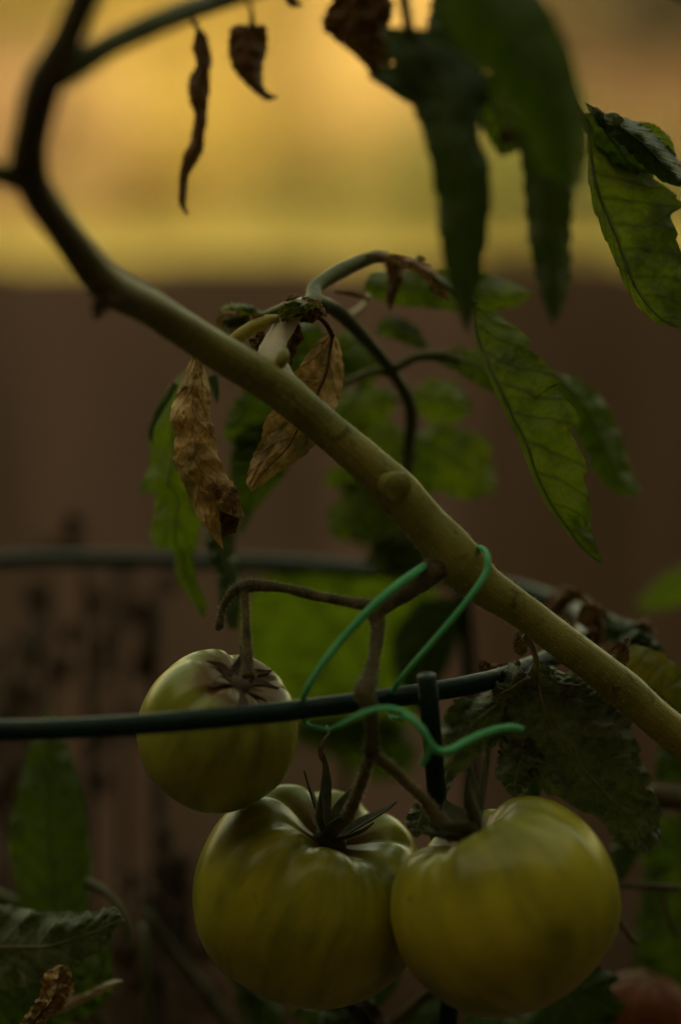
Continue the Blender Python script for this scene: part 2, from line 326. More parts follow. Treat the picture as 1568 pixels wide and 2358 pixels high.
# ---------------------------------------------------------------- plant building
def stem_part(name, pts, m, parent, n=60, sides=14, bmp=.05, seed=0, label=None):
    """pts: (x, y, depth, radius in photo px)"""
    Q = catmull([(x, y, d*2000, r) for x, y, d, r in pts], n)
    b = MB(); b.tube([at(x, y, d/2000) for x, y, d, r in Q], [max(.2, r)/FP*d/2000 for x, y, d, r in Q], sides, bmp, seed)
    o = b.build(name, m, parent)
    if label: o['label'] = label
    return o
def interp(vals, u):
    if not isinstance(vals, (list, tuple)): return vals
    t = u*(len(vals)-1); i = min(int(t), len(vals)-2); return vals[i]+(vals[i+1]-vals[i])*(t-i)
def leaf_part(L, R, d, m, parent, name='leaf', label=None, fold=.004, twist=0, ripple=.002, rf=30, bulge=.0005, nv=8, serr=6, teeth=9, seed=0, nu=64, nw=17, mid=.5, rib=True, curl=0, pet=None, serl=1, crease=0):
    """L, R: outlines of the two edges from base to tip; the blade is spanned between them with its own depth"""
    A = catmull(L, nu); B = catmull(R, nu); rows = []; uvs = []; ribp = []
    for i in range(nu):
        u = i/(nu-1); dd = interp(d, u); row = []; uv = []
        wpx = math.dist(A[i], B[i]); taper = min(1, wpx/60)
        for j in range(nw):
            v = j/(nw-1)
            s = (v-mid)/(mid if v < mid else 1-mid)            # -1 .. 1
            e = abs(s)
            tooth = (((u*teeth+(.37 if s > 0 else 0)+.12*math.sin(seed+u*9)) % 1)-.25)*serr*taper*e**3
            tooth += .5*serr*taper*e**3*noise.noise(Vector((u*14, s*2, seed*3.3)))
            x = A[i][0]+(B[i][0]-A[i][0])*v; y = A[i][1]+(B[i][1]-A[i][1])*v
            if wpx > 1e-3:
                dx = (B[i][0]-A[i][0])/wpx; dy = (B[i][1]-A[i][1])/wpx; k = tooth*(1 if s > 0 else -serl); x += dx*k; y += dy*k
            z = dd+fold*taper*(e**1.5)+twist*s+curl*taper*max(0, e-.55)**2*5
            z += ripple*noise.noise(Vector((x, y, seed*50))/rf)*(.4+.9*e)
            z += ripple*.42*abs(noise.noise(Vector((x+40, y, seed*31))/(rf*.38)))*(.35+.65*min(1, e*4))
            if crease: z += crease*taper*(1-abs(((v*4.3+.5*noise.noise(Vector((u*3, seed, 0)))+.25*math.sin(u*7+seed)) % 1)*2-1))**2
            z -= bulge*.6*taper*abs(math.sin(math.pi*nv*(u-.19*e+.025*noise.noise(Vector((u*9, s*3, seed))))))*min(1, e*3)*(1-.5*e)*(.55+.9*abs(noise.noise(Vector((u*7, s*2, seed*2.1)))))
            row.append(at(x, y, z)); uv.append((u, .5+.5*s))
            if j == nw//2: pass
        rows.append(row); uvs.append(uv)
        xm = A[i][0]+(B[i][0]-A[i][0])*mid; ym = A[i][1]+(B[i][1]-A[i][1])*mid
        ribp.append(at(xm, ym, dd+ripple*noise.noise(Vector((xm, ym, seed*50))/rf)*.4-.0002))
    b = MB(); b.grid(rows, 0, False, uvs)
    if rib: b.tube(ribp[::3], [.00055*(1-.85*i/len(ribp[::3])) for i in range(len(ribp[::3]))], 6, mat=1)
    if pet:                                                     # own petiole: (x, y, d, r) points ending at the blade base
        Q = catmull([(x, y, dd*2000, r) for x, y, dd, r in pet], 16)
        b.tube([at(x, y, q/2000) for x, y, q, r in Q], [r/FP*q/2000 for x, y, q, r in Q], 8, .1, seed, 1)
    rm = {'dry_leaf': M['dry_dark'], 'dry_leaf_dark': M['dry_dark'], 'dry_leaf_pinkish': M['dry_pink'], 'leaf_crinkled': M['rib_gray']}.get(m.name, M['rib_dark'])
    o = b.build(name, [m, rm], parent)
    if label: o['label'] = label
    return o

# ============ main tomato plant
main = thing('tomato_plant', 'tomato plant whose thick olive stem crosses the whole picture diagonally', 'tomato plant', (.42, .95, 0))
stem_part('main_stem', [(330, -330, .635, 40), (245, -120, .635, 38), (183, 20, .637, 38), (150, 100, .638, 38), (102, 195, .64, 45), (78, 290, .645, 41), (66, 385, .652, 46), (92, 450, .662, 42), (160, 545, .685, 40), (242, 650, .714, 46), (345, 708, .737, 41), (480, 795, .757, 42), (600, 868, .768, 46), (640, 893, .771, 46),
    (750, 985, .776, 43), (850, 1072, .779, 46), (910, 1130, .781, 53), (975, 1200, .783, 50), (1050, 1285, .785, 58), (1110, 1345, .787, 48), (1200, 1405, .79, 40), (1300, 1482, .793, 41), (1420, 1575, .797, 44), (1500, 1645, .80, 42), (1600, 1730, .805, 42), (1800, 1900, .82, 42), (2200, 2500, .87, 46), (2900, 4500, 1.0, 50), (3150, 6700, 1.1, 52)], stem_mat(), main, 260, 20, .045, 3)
stem_part('side_shoot', [(90, 215, .641, 20), (150, 168, .642, 34), (250, 105, .650, 30), (380, 45, .665, 29), (500, 2, .685, 25), (640, -40, .70, 20), (780, -90, .71, 16)], M['petiole'], main, 50)
stem_part('broken_shoot', [(80, 425, .658, 30), (30, 408, .655, 30), (-30, 392, .65, 26), (-120, 370, .645, 24)], M['petiole'], main, 24)
stem_part('leaf_scar', [(255, 680, .712, 24), (235, 700, .710, 22), (226, 716, .709, 16), (222, 738, .708, 3)], M['stem_dark'], main, 16, bmp=.2)
stem_part('leaf_scar', [(895, 1120, .775, 34), (914, 1120, .7716, 34), (916, 1122, .7706, 28), (917, 1123, .7702, 12)], M['stem'], main, 10, bmp=.04, label='round pale scar where a leaf broke off')
# pale side shoot behind the stem with the leaf tops
stem_part('side_shoot', [(640, 895, .776, 50), (628, 855, .776, 42), (624, 820, .778, 33), (635, 785, .783, 26), (655, 752, .788, 25), (680, 715, .794, 22), (700, 698, .80, 16)], M['stem_pale'], main, 50, label='pale downy side shoot above the stem')
stem_part('leaf_stalk', [(520, 800, .785, 15), (560, 768, .783, 16), (605, 742, .783, 15), (640, 732, .785, 8)], M['petiole_yellow'], main, 24, label='short yellow broken leaf stalk')
stem_part('leaf_stalk', [(700, 712, .798, 24), (722, 690, .806, 20), (728, 660, .815, 17), (790, 620, .83, 17), (870, 590, .845, 14), (930, 610, .855, 9)], M['petiole'], main, 40)
stem_part('leaf_stalk', [(720, 688, .805, 16), (775, 715, .83, 17), (850, 790, .85, 15), (905, 860, .865, 14), (945, 940, .875, 15), (938, 1060, .885, 13), (930, 1260, .89, 8)], M['rib_dark'], main, 50)
stem_part('leaf_stalk', [(905, 850, .865, 11), (960, 822, .862, 11), (1020, 820, .858, 13), (1060, 830, .856, 9)], M['petiole'], main, 20)
stem_part('leaf_stalk', [(905, 865, .866, 9), (860, 855, .864, 9), (790, 885, .86, 8), (740, 905, .86, 3)], M['petiole'], main, 20)
stem_part('leaf_stalk', [(690, 695, .80, 14), (640, 715, .815, 12), (590, 740, .83, 14), (530, 760, .84, 10)], M['petiole'], main, 24)
stem_part('leaf_bud', [(640, 850, .770, 4), (645, 838, .769, 13), (652, 822, .769, 15), (655, 808, .771, 9), (655, 800, .773, 2)], M['stem'], main, 20)
leaf_part([(640, 735), (650, 705), (675, 690), (700, 690)], [(660, 742), (690, 728), (715, 722), (735, 700)], [.782, .780, .784], M['leaf_yellow'], main, 'dry_leaf_scrap', fold=.006, ripple=.008, rf=14, crease=.003, seed=57, nu=34, nw=17, serr=5)
leaf_part([(665, 742), (690, 740), (720, 745)], [(660, 700), (705, 690), (752, 718)], [.788, .79], M['dry_dark'], main, 'dry_leaf_scrap', fold=.006, ripple=.008, rf=14, seed=58, nu=30, nw=15, serr=5)
wi2 = dict(ripple=.010, rf=20, fold=.008, bulge=.002, nu=36, nw=13, serr=5)
# two sharp dry leaves
leaf_part([(452, 800), (428, 855), (405, 915), (394, 950), (395, 975), (403, 1000), (400, 1060), (418, 1100), (446, 1170), (482, 1225), (512, 1264)],
    [(455, 800), (474, 855), (484, 905), (485, 960), (496, 995), (500, 1040), (512, 1075), (530, 1110), (530, 1150), (516, 1180), (508, 1215), (514, 1264)], [.795, .792, .789, .787, .79, .795], M['dry'], main, label='long shrivelled brown leaf, leftmost of the dry pair',
    fold=.009, ripple=.006, rf=34, bulge=.0006, nv=9, serr=3, teeth=17, seed=1, nu=110, nw=31, mid=.5, crease=.0009, rib=False, pet=[(470, 790, .80, 5), (460, 800, .797, 6), (452, 815, .794, 6)])
leaf_part([(508, 1130), (506, 1160), (508, 1200), (516, 1235)], [(538, 1118), (546, 1155), (556, 1192), (545, 1226)], [.797, .80, .80], M['dry_dark'], main, 'leaf_tip', fold=-.010, ripple=.004, rf=20, seed=7, nu=24, nw=13, teeth=6, serr=3, rib=False, label='dark open mouth of the rolled leaf tip')
leaf_part([(496, 1125), (500, 1150), (506, 1176)], [(534, 1105), (548, 1140), (558, 1196)], [.787, .784, .786], M['dry'], main, 'leaf_tip', fold=.006, ripple=.004, rf=18, seed=17, nu=24, nw=15, teeth=6, serr=3, rib=False, mid=.6)
leaf_part([(538, 1120), (546, 1150), (552, 1190), (546, 1222)], [(544, 1118), (553, 1152), (560, 1192), (548, 1226)], .786, M['dry'], main, 'leaf_tip', ripple=.003, rf=18, seed=18, nu=20, nw=7, serr=3, rib=False)
leaf_part([(762, 764), (722, 795), (690, 845), (665, 875), (640, 930), (612, 965), (600, 1015), (580, 1060), (568, 1110), (578, 1130)],
    [(766, 766), (780, 790), (791, 850), (785, 900), (766, 955), (740, 1000), (712, 1040), (672, 1068), (625, 1100), (582, 1132)], [.808, .803, .80, .80, .80, .797], M['dry'], main, label='triangular dry leaf passing behind the stem',
    fold=.005, twist=.002, ripple=.005, rf=40, bulge=.0010, nv=8, serr=3, teeth=20, crease=.0015, seed=2, nu=90, nw=25, mid=.6, pet=[(690, 712, .79, 5), (722, 722, .792, 6), (750, 745, .80, 6), (766, 775, .806, 6)])
leaf_part([(655, 700), (680, 700), (710, 715), (735, 735)], [(665, 680), (700, 683), (735, 695), (756, 728)], .80, M['dry_pink'], main, 'dry_leaf_scrap', fold=-.004, ripple=.006, rf=16, seed=4, nu=30, nw=11)
leaf_part([(645, 720), (655, 780), (650, 830), (655, 870)], [(690, 745), (698, 780), (685, 800), (660, 872)], [.80, .805, .81], M['dry_dark'], main, 'dry_leaf_scrap', ripple=.007, rf=14, fold=.004, seed=5, nu=30, nw=13)
leaf_part([(578, 770), (575, 790), (585, 815)], [(608, 760), (606, 790), (590, 820)], .797, M['dry_dark'], main, 'dry_leaf_scrap', ripple=.006, rf=14, seed=51, nu=20, nw=9)
leaf_part([(575, 738), (585, 720), (600, 722)], [(590, 745), (605, 735), (612, 728)], .782, M['dry_dark'], main, 'dry_leaf_scrap', ripple=.004, rf=14, seed=52, nu=16, nw=9)
leaf_part([(500, 745), (520, 765), (560, 775), (590, 780)], [(505, 725), (540, 715), (575, 725), (600, 740)], [.835, .825, .83], M['leaf_yellow'], main, ripple=.006, rf=24, fold=-.008, seed=6, nu=36, label='small curled leaf with a pinkish rim')
leaf_part([(498, 750), (500, 728), (525, 716), (560, 722)], [(510, 752), (516, 736), (532, 730), (560, 732)], .822, M['dry_pink'], main, 'leaf_rim', ripple=.002, rf=20, seed=66, nu=20, nw=7, rib=False)
# dry pinkish leaf at the top of the arching stalk
leaf_part([(838, 588), (900, 600), (935, 618), (975, 640), (1005, 680), (1038, 697)], [(842, 586), (900, 584), (960, 596), (1000, 618), (1025, 655), (1040, 696)], [.84, .835, .838, .84], M['dry_pink'], main, fold=.006, ripple=.009, rf=22, seed=8, nu=60, label='twisted pale dry leaf along the top of the arching stalk')
leaf_part([(885, 600), (893, 640), (890, 690), (897, 716)], [(930, 605), (930, 640), (915, 670), (900, 716)], .842, M['dry_dark'], main, fold=.006, ripple=.006, rf=20, seed=9, nu=36, label='narrow rust brown leaf hanging from the arching stalk')
leaf_part([(962, 600), (958, 594), (966, 586)], [(972, 604), (978, 596), (968, 586)], .838, M['dry_pink'], main, 'dry_leaf_scrap', seed=53, nu=12, nw=7, rib=False)
stem_part('leaf_stalk', [(770, 670, .84, 5), (810, 675, .84, 7), (850, 690, .84, 5)], M['dry_pink'], main, 14, bmp=.3)
stem_part('leaf_stalk', [(795, 735, .86, 10), (830, 712, .862, 9), (850, 680, .864, 6)], M['stem_pale'], main, 14, bmp=.1)
# green leaves behind
leaf_part([(835, 665), (870, 690), (940, 705), (1020, 710), (1110, 718), (1180, 705), (1230, 676)], [(850, 625), (900, 625), (960, 618), (1040, 618), (1110, 628), (1180, 655), (1230, 674)], [.868, .865, .87], M['leaf_mid'], main, ripple=.006, fold=.008, seed=10, label='green leaf spreading sideways behind the arching stalk')
leaf_part([(865, 765), (880, 735), (925, 732), (965, 760), (985, 800)], [(867, 768), (885, 775), (920, 785), (955, 800), (980, 803)], .875, M['leaf_mid'], main, ripple=.006, seed=11, nu=40, label='small hooked leaf')
leaf_part([(985, 812), (1040, 800), (1085, 808), (1130, 822), (1170, 860), (1180, 905)], [(990, 828), (1040, 850), (1085, 875), (1130, 900), (1160, 915), (1178, 908)], [.865, .862, .87], M['leaf_mid'], main, fold=.006, ripple=.005, seed=12, nu=40, pet=[(940, 822, .865, 8), (990, 820, .865, 9)])
leaf_part([(985, 815), (1010, 806), (1040, 800), (1060, 812)], [(990, 822), (1015, 818), (1040, 812), (1058, 818)], .858, M['dry_pink'], main, 'leaf_rim', ripple=.003, rf=16, seed=67, nu=20, nw=7, rib=False)
leaf_part([(1088, 700), (1092, 780), (1145, 915), (1192, 1015), (1243, 1140), (1300, 1220), (1350, 1275), (1388, 1302)],
    [(1094, 700), (1150, 728), (1222, 782), (1208, 800), (1240, 822), (1290, 878), (1266, 890), (1298, 915), (1333, 965), (1312, 990), (1330, 1028), (1352, 1082), (1342, 1096), (1352, 1130), (1360, 1180), (1356, 1200), (1366, 1235), (1388, 1302)], [.825, .815, .808, .805, .806, .81], M['leaf_mid'], main, label='long pointed green leaf with toothed right edge, hanging right of the stem',
    fold=.007, twist=-.004, ripple=.004, rf=60, bulge=.0028, nv=8, serr=3, serl=0, teeth=17, seed=13, nu=120, nw=31, mid=.10, pet=[(1000, 640, .84, 8), (1050, 670, .83, 9), (1092, 702, .825, 9)])
leaf_part([(1270, 860), (1290, 920), (1330, 1010), (1380, 1100), (1420, 1135), (1475, 1138)], [(1275, 858), (1340, 880), (1395, 935), (1430, 1010), (1450, 1080), (1476, 1134)], [.865, .875, .885], M['leaf'], main, ripple=.006, fold=.008, seed=14, label='blurred green leaf behind the long pointed leaf')
for i, (cx, cy, w_, h_, an, dd) in enumerate(((1012, 925, 78, 46, 15, .90), (835, 935, 88, 46, 172, .90), (850, 1020, 120, 62, 195, .905), (1040, 1065, 120, 78, 35, .915), (835, 1180, 92, 66, 150, .92), (950, 1250, 110, 88, 100, .925), (820, 830, 70, 60, 200, .88), (905, 1095, 120, 90, 80, .93))):
    a = math.radians(an); c, s = math.cos(a), math.sin(a)
    P = lambda u, v: (cx+c*u*w_-s*v*h_, cy+s*u*w_+c*v*h_)
    leaf_part([P(-1, 0), P(-.5, -.75), P(.1, -1), P(.6, -.7), P(1, 0)], [P(-1, 0), P(-.55, .8), P(.1, .95), P(.65, .55), P(1, 0)], [dd, dd+.005, dd], M['leaf_mid'], main, 'leaflet', ripple=.007, fold=.006, seed=20+i, nu=40, serr=20, teeth=3, nw=13)
leaf_part([(700, 735), (740, 760), (770, 800), (765, 850), (700, 960), (640, 1030)], [(620, 800), (600, 860), (560, 900), (530, 950), (520, 1010), (560, 1050)], [.86, .87, .88], M['leaf'], main, ripple=.008, fold=.006, seed=30)
leaf_part([(545, 1000), (530, 1080), (540, 1150), (550, 1215), (552, 1230)], [(700, 930), (700, 1010), (655, 1090), (600, 1160), (556, 1230)], [.87, .875, .88], M['leaf'], main, ripple=.008, fold=.006, seed=31, label='dark green leaf behind the two dry leaves')
leaf_part([(430, 850), (395, 890), (360, 950), (345, 1010), (350, 1050), (328, 1110), (322, 1135), (360, 1135), (355, 1180), (348, 1230), (360, 1262), (400, 1268), (405, 1320), (440, 1380), (470, 1425)],
    [(440, 850), (460, 900), (450, 980), (455, 1040), (450, 1090), (455, 1130), (460, 1160), (462, 1200), (458, 1230), (452, 1255), (448, 1280), (450, 1320), (466, 1370), (476, 1400), (472, 1427)], [.86, .855, .85, .848, .85, .855], M['leaf_bright'], main, fold=.006, twist=-.004, ripple=.006, rf=40, seed=32, nu=100, nw=19, serr=5, label='lobed bright green leaf left of the dry leaf')
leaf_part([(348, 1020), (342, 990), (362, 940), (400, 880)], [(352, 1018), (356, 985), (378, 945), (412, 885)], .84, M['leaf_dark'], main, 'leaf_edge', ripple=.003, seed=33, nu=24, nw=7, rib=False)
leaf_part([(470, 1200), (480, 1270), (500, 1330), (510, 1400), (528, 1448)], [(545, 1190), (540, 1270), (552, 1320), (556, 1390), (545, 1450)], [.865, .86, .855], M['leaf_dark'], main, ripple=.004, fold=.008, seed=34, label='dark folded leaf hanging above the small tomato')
leaf_part([(480, 870), (488, 900), (500, 930)], [(500, 860), (505, 885), (502, 930)], .83, M['leaf_dark'], main, 'leaf_edge', seed=35, nu=16, nw=7, rib=False)

leaf_part([(500, 720), (530, 700), (580, 705), (620, 730)], [(515, 760), (555, 770), (600, 765), (625, 740)], [.83, .82, .825], M['leaf_mid'], main, ripple=.008, rf=20, fold=.008, seed=120, nu=36)
leaf_part([(760, 790), (800, 770), (840, 790), (850, 830)], [(765, 830), (800, 850), (835, 850), (852, 835)], .89, M['leaf_mid'], main, 'leaflet', ripple=.008, fold=.006, seed=121, nu=36, serr=16, teeth=3)
leaf_part([(760, 1080), (750, 1110), (790, 1130)], [(830, 1060), (840, 1100), (795, 1135)], .93, M['leaf_mid'], main, 'leaflet', ripple=.008, seed=122, nu=36, serr=16, teeth=3)
leaf_part([(860, 1240), (850, 1290), (900, 1330), (960, 1340)], [(960, 1210), (1030, 1250), (1020, 1310), (965, 1342)], .92, M['leaf_mid'], main, 'leaflet', ripple=.008, seed=123, nu=36, serr=20, teeth=3)
leaf_part([(1360, 1455), (1330, 1430), (1340, 1395), (1375, 1390)], [(1365, 1460), (1385, 1440), (1395, 1415), (1378, 1392)], .845, M['dry_dark'], main, seed=124, label='curled rusty scrap beside the stem', **wi2)
leaf_part([(1420, 1480), (1440, 1450), (1480, 1455), (1530, 1490)], [(1425, 1495), (1460, 1490), (1500, 1500), (1532, 1495)], .85, M['leaf_dark'], main, seed=125, **wi2)
leaf_part([(1235, 1600), (1290, 1580), (1340, 1600), (1370, 1650)], [(1240, 1640), (1290, 1660), (1340, 1680), (1372, 1655)], .83, M['leaf'], main, seed=126, ripple=.006, fold=.006, nu=36)
# fruit trusses
stem_part('fruit_truss', [(1030, 1280, .784, 40), (985, 1325, .780, 27), (930, 1365, .776, 23), (885, 1392, .773, 22), (868, 1412, .772, 22), (870, 1450, .770, 17), (860, 1520, .764, 15), (848, 1570, .759, 22), (838, 1592, .756, 25), (850, 1625, .755, 20), (856, 1680, .757, 15), (856, 1728, .760, 20)], M['stem_dark'], main, 110, 16, .12, 8)
stem_part('fruit_truss', [(880, 1395, .774, 16), (840, 1392, .774, 14), (780, 1382, .776, 11), (720, 1370, .778, 12), (660, 1355, .780, 11), (600, 1348, .780, 14), (565, 1350, .780, 15), (538, 1362, .780, 12), (518, 1390, .780, 9), (510, 1415, .780, 8), (506, 1440, .780, 11), (500, 1452, .780, 4)], M['stem_dark'], main, 90, 14, .18, 9)
stem_part('fruit_stalk', [(562, 1350, .780, 11), (565, 1400, .777, 9), (568, 1460, .773, 9), (571, 1520, .770, 12), (572, 1560, .768, 16)], M['stem_dark'], main, 40, 12, .15, 10)
stem_part('fruit_stalk', [(856, 1728, .760, 14), (840, 1780, .766, 12), (822, 1830, .772, 13), (800, 1880, .78, 16)], M['stem_dark'], main, 40, 12, .15, 11)
stem_part('fruit_stalk', [(856, 1735, .760, 15), (895, 1762, .762, 14), (940, 1808, .764, 11), (985, 1850, .765, 14), (1015, 1895, .766, 20), (1045, 1925, .768, 22)], M['stem_dark'], main, 40, 12, .15, 12)
stem_part('tendril', [(752, 1672, .80, 4), (756, 1690, .79, 4), (740, 1715, .782, 5), (738, 1740, .78, 5), (744, 1756, .78, 2)], M['dry_dark'], main, 20, 8)

# crinkled and yellowing leaves at the lower right
cr = dict(ripple=.008, rf=34, bulge=.004, nv=8, fold=.006)
leaf_part([(1225, 1520), (1195, 1570), (1165, 1640), (1150, 1700), (1170, 1740), (1215, 1755), (1235, 1800), (1290, 1840), (1370, 1880), (1430, 1940), (1488, 1968)],
    [(1240, 1520), (1290, 1545), (1345, 1575), (1400, 1610), (1440, 1650), (1465, 1720), (1490, 1790), (1512, 1850), (1520, 1905), (1512, 1945), (1492, 1968)], [.80, .802, .805, .81, .815], M['leaf_gray'], main, seed=40, nu=120, nw=31, serr=12, teeth=8,
    label='large crinkled dark leaf above the right tomato', mid=.45, pet=[(1205, 1465, .792, 6), (1225, 1490, .794, 7), (1240, 1540, .796, 6)], **cr)
leaf_part([(1180, 1560), (1110, 1600), (1040, 1620), (1020, 1680), (1010, 1750), (1000, 1850)], [(1190, 1570), (1180, 1640), (1150, 1700), (1100, 1740), (1050, 1790), (1010, 1852)], [.805, .815, .82], M['leaf_gray'], main, seed=41, nu=60, nw=21, serr=12, teeth=5, label='crinkled side lobe behind the cage leg', **cr)
leaf_part([(1160, 1690), (1142, 1760), (1150, 1800), (1180, 1835)], [(1250, 1700), (1245, 1770), (1215, 1815), (1184, 1838)], [.806, .808, .81], M['leaf_gray'], main, seed=42, nu=40, nw=17, serr=8, teeth=3, label='rounded lobe of the crinkled leaf over the calyx', **cr)
leaf_part([(1210, 1550), (1180, 1530), (1150, 1560), (1130, 1600)], [(1235, 1570), (1225, 1600), (1190, 1620), (1140, 1612)], .798, M['leaf_gray'], main, seed=43, nu=40, nw=17, serr=12, teeth=5, **cr)
leaf_part([(1380, 1520), (1430, 1492), (1475, 1488), (1520, 1505), (1568, 1545), (1620, 1600)], [(1385, 1560), (1420, 1620), (1470, 1655), (1510, 1690), (1560, 1720), (1620, 1720)], [.825, .82, .825], M['leaf_yellow'], main, seed=44, nu=60, nw=21, fold=.005, ripple=.004, label='yellowing leaf at the right edge above the stem', serr=5)
leaf_part([(1378, 1530), (1400, 1500), (1430, 1475), (1445, 1468)], [(1400, 1545), (1425, 1545), (1445, 1520), (1450, 1470)], [.818, .812, .812], M['dry_dark'], main, 'leaf_tip', seed=45, nu=26, nw=13, ripple=.005, rf=14, rib=False, label='burnt orange brown tip')
leaf_part([(1290, 1560), (1330, 1530), (1370, 1500), (1395, 1500)], [(1300, 1575), (1350, 1560), (1385, 1530), (1400, 1502)], .815, M['leaf_yellow'], main, seed=46, nu=26, nw=11, ripple=.004, rf=20)
leaf_part([(1100, 1535), (1110, 1520), (1150, 1530), (1195, 1520)], [(1105, 1548), (1140, 1548), (1180, 1542), (1200, 1530)], .808, M['dry_dark'], main, 'dry_leaf_scrap', seed=47, nu=20, nw=9, ripple=.005, rf=12, rib=False)
leaf_part([(1180, 1465), (1195, 1450), (1205, 1470)], [(1182, 1500), (1205, 1510), (1215, 1490)], .806, M['dry_dark'], main, 'dry_leaf_scrap', seed=48, nu=20, nw=9, ripple=.005, rf=12, rib=False)
leaf_part([(1285, 1590), (1300, 1570), (1335, 1560)], [(1290, 1610), (1315, 1600), (1340, 1575)], .804, M['dry_dark'], main, 'dry_leaf_scrap', seed=49, nu=20, nw=9, ripple=.005, rf=12, rib=False)
# withered curl behind the stem
wi = dict(ripple=.012, rf=22, fold=.01, bulge=.002, nu=44, nw=15, serr=5)
leaf_part([(1255, 1415), (1262, 1375), (1300, 1350), (1350, 1370), (1385, 1420), (1395, 1480)], [(1290, 1425), (1300, 1400), (1330, 1385), (1350, 1405), (1352, 1450), (1355, 1490)], [.86, .852, .855], M['dry_dark'], main, seed=54, label='withered curled leaf behind the stem', **wi)
leaf_part([(1365, 1400), (1400, 1412), (1450, 1430), (1490, 1440), (1505, 1480)], [(1385, 1470), (1420, 1480), (1450, 1470), (1478, 1462), (1490, 1500)], [.865, .86, .865], M['leaf_dark'], main, seed=55, **wi)
leaf_part([(1460, 1440), (1480, 1425), (1505, 1445), (1508, 1490)], [(1462, 1450), (1482, 1445), (1488, 1465), (1490, 1500)], .858, M['dry_dark'], main, 'dry_leaf_scrap', seed=56, **wi)
stem_part('leaf_stalk', [(1215, 1850, .83, 7), (1195, 1900, .83, 8), (1120, 1760, .83, 6)][:2]+[(1190, 1960, .83, 8)], M['petiole'], main, 12)
stem_part('leaf_stalk', [(1125, 1700, .835, 9), (1118, 1770, .835, 8), (1105, 1850, .835, 8), (1100, 1890, .835, 6)], M['stem_dark'], main, 20)

# ============ shoot leaning in from the upper right (nearer)
up = thing('tomato_plant', 'tomato shoot with big dark blurred leaves hanging in from the top right', 'tomato plant', (.5, .75, 0))
stem_part('main_stem', [(850, -60, .69, 14), (960, -90, .68, 20), (1200, -110, .675, 28), (1500, -60, .68, 34), (1900, 200, .70, 40), (2300, 900, .74, 44), (2900, 3000, .85, 50), (3900, 7400, 1.02, 55)], M['stem'], up, 90)
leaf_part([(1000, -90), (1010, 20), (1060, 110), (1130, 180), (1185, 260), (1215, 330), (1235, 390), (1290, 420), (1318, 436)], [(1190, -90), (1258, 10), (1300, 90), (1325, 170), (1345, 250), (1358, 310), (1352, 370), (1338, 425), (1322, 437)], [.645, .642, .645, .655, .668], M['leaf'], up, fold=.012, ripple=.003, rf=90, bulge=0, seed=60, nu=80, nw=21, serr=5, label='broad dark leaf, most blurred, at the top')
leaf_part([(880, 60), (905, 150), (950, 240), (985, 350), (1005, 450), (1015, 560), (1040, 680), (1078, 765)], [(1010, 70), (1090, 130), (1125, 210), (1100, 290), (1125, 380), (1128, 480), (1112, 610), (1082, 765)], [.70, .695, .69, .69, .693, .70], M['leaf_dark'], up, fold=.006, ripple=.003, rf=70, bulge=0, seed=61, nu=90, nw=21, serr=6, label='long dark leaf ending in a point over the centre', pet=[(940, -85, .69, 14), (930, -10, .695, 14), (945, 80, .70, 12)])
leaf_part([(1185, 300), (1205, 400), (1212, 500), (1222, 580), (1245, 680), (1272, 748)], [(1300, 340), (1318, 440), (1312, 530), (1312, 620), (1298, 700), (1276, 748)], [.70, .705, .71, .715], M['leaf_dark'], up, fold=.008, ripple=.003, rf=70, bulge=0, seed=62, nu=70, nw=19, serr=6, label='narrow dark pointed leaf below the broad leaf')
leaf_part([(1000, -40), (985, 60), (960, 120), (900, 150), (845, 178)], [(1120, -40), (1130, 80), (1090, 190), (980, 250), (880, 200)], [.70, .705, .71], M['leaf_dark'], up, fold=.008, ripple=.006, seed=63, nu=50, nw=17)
leaf_part([(1060, 180), (1090, 260), (1130, 330), (1150, 360)], [(1140, 170), (1200, 260), (1215, 330), (1160, 362)], .715, M['leaf_mid'], up, ripple=.005, seed=64, nu=40)
# dry bits at the top
leaf_part([(800, -60), (760, 10), (740, 60), (775, 95), (820, 130), (850, 165)], [(890, -60), (905, 20), (890, 70), (900, 120), (890, 160), (856, 178)], [.72, .715, .72], M['dry_dark'], up, fold=.008, ripple=.012, rf=26, seed=65, nu=50, nw=19, label='crumpled brown leaf at the top beside the dark leaves', pet=[(860, -70, .70, 8), (850, -40, .71, 9), (845, -10, .72, 8)])
leaf_part([(1150, 300), (1148, 318), (1160, 332)], [(1178, 300), (1186, 318), (1166, 334)], .71, M['dry_dark'], up, 'dry_leaf_scrap', seed=69, nu=16, nw=9, rib=False)
# leaves at the right, in focus
leaf_part([(1350, 300), (1356, 430), (1385, 530), (1420, 610), (1450, 680), (1500, 735), (1545, 752), (1600, 765)], [(1372, 290), (1470, 380), (1530, 430), (1572, 475), (1545, 490), (1560, 560), (1575, 620), (1580, 700), (1604, 764)], [.812, .806, .80, .798, .80], M['leaf_mid'], up, fold=.004, twist=.004, ripple=.004, rf=50, bulge=.003, nv=8, serr=8, serl=.5, teeth=9, seed=70, nu=110, nw=31, mid=.13, label='broad green leaf with dark veins at the right edge', pet=[(1290, 120, .76, 12), (1310, 220, .79, 12), (1355, 300, .81, 10)])
leaf_part([(1345, 235), (1380, 290), (1440, 340), (1490, 390), (1530, 420), (1562, 430)], [(1395, 262), (1450, 275), (1505, 310), (1548, 350), (1575, 395), (1570, 430)], [.80, .792, .795, .80], M['leaf_dark'], up, fold=.01, ripple=.006, rf=30, seed=71, nu=60, label='rolled leaf over the broad veined leaf')
leaf_part([(1440, 285), (1480, 320), (1520, 350), (1550, 362)], [(1450, 280), (1500, 285), (1540, 315), (1556, 358)], [.81, .815, .815], M['leaf_bright'], up, ripple=.003, seed=72, nu=40, label='small bright lobe at the top of the right leaf')
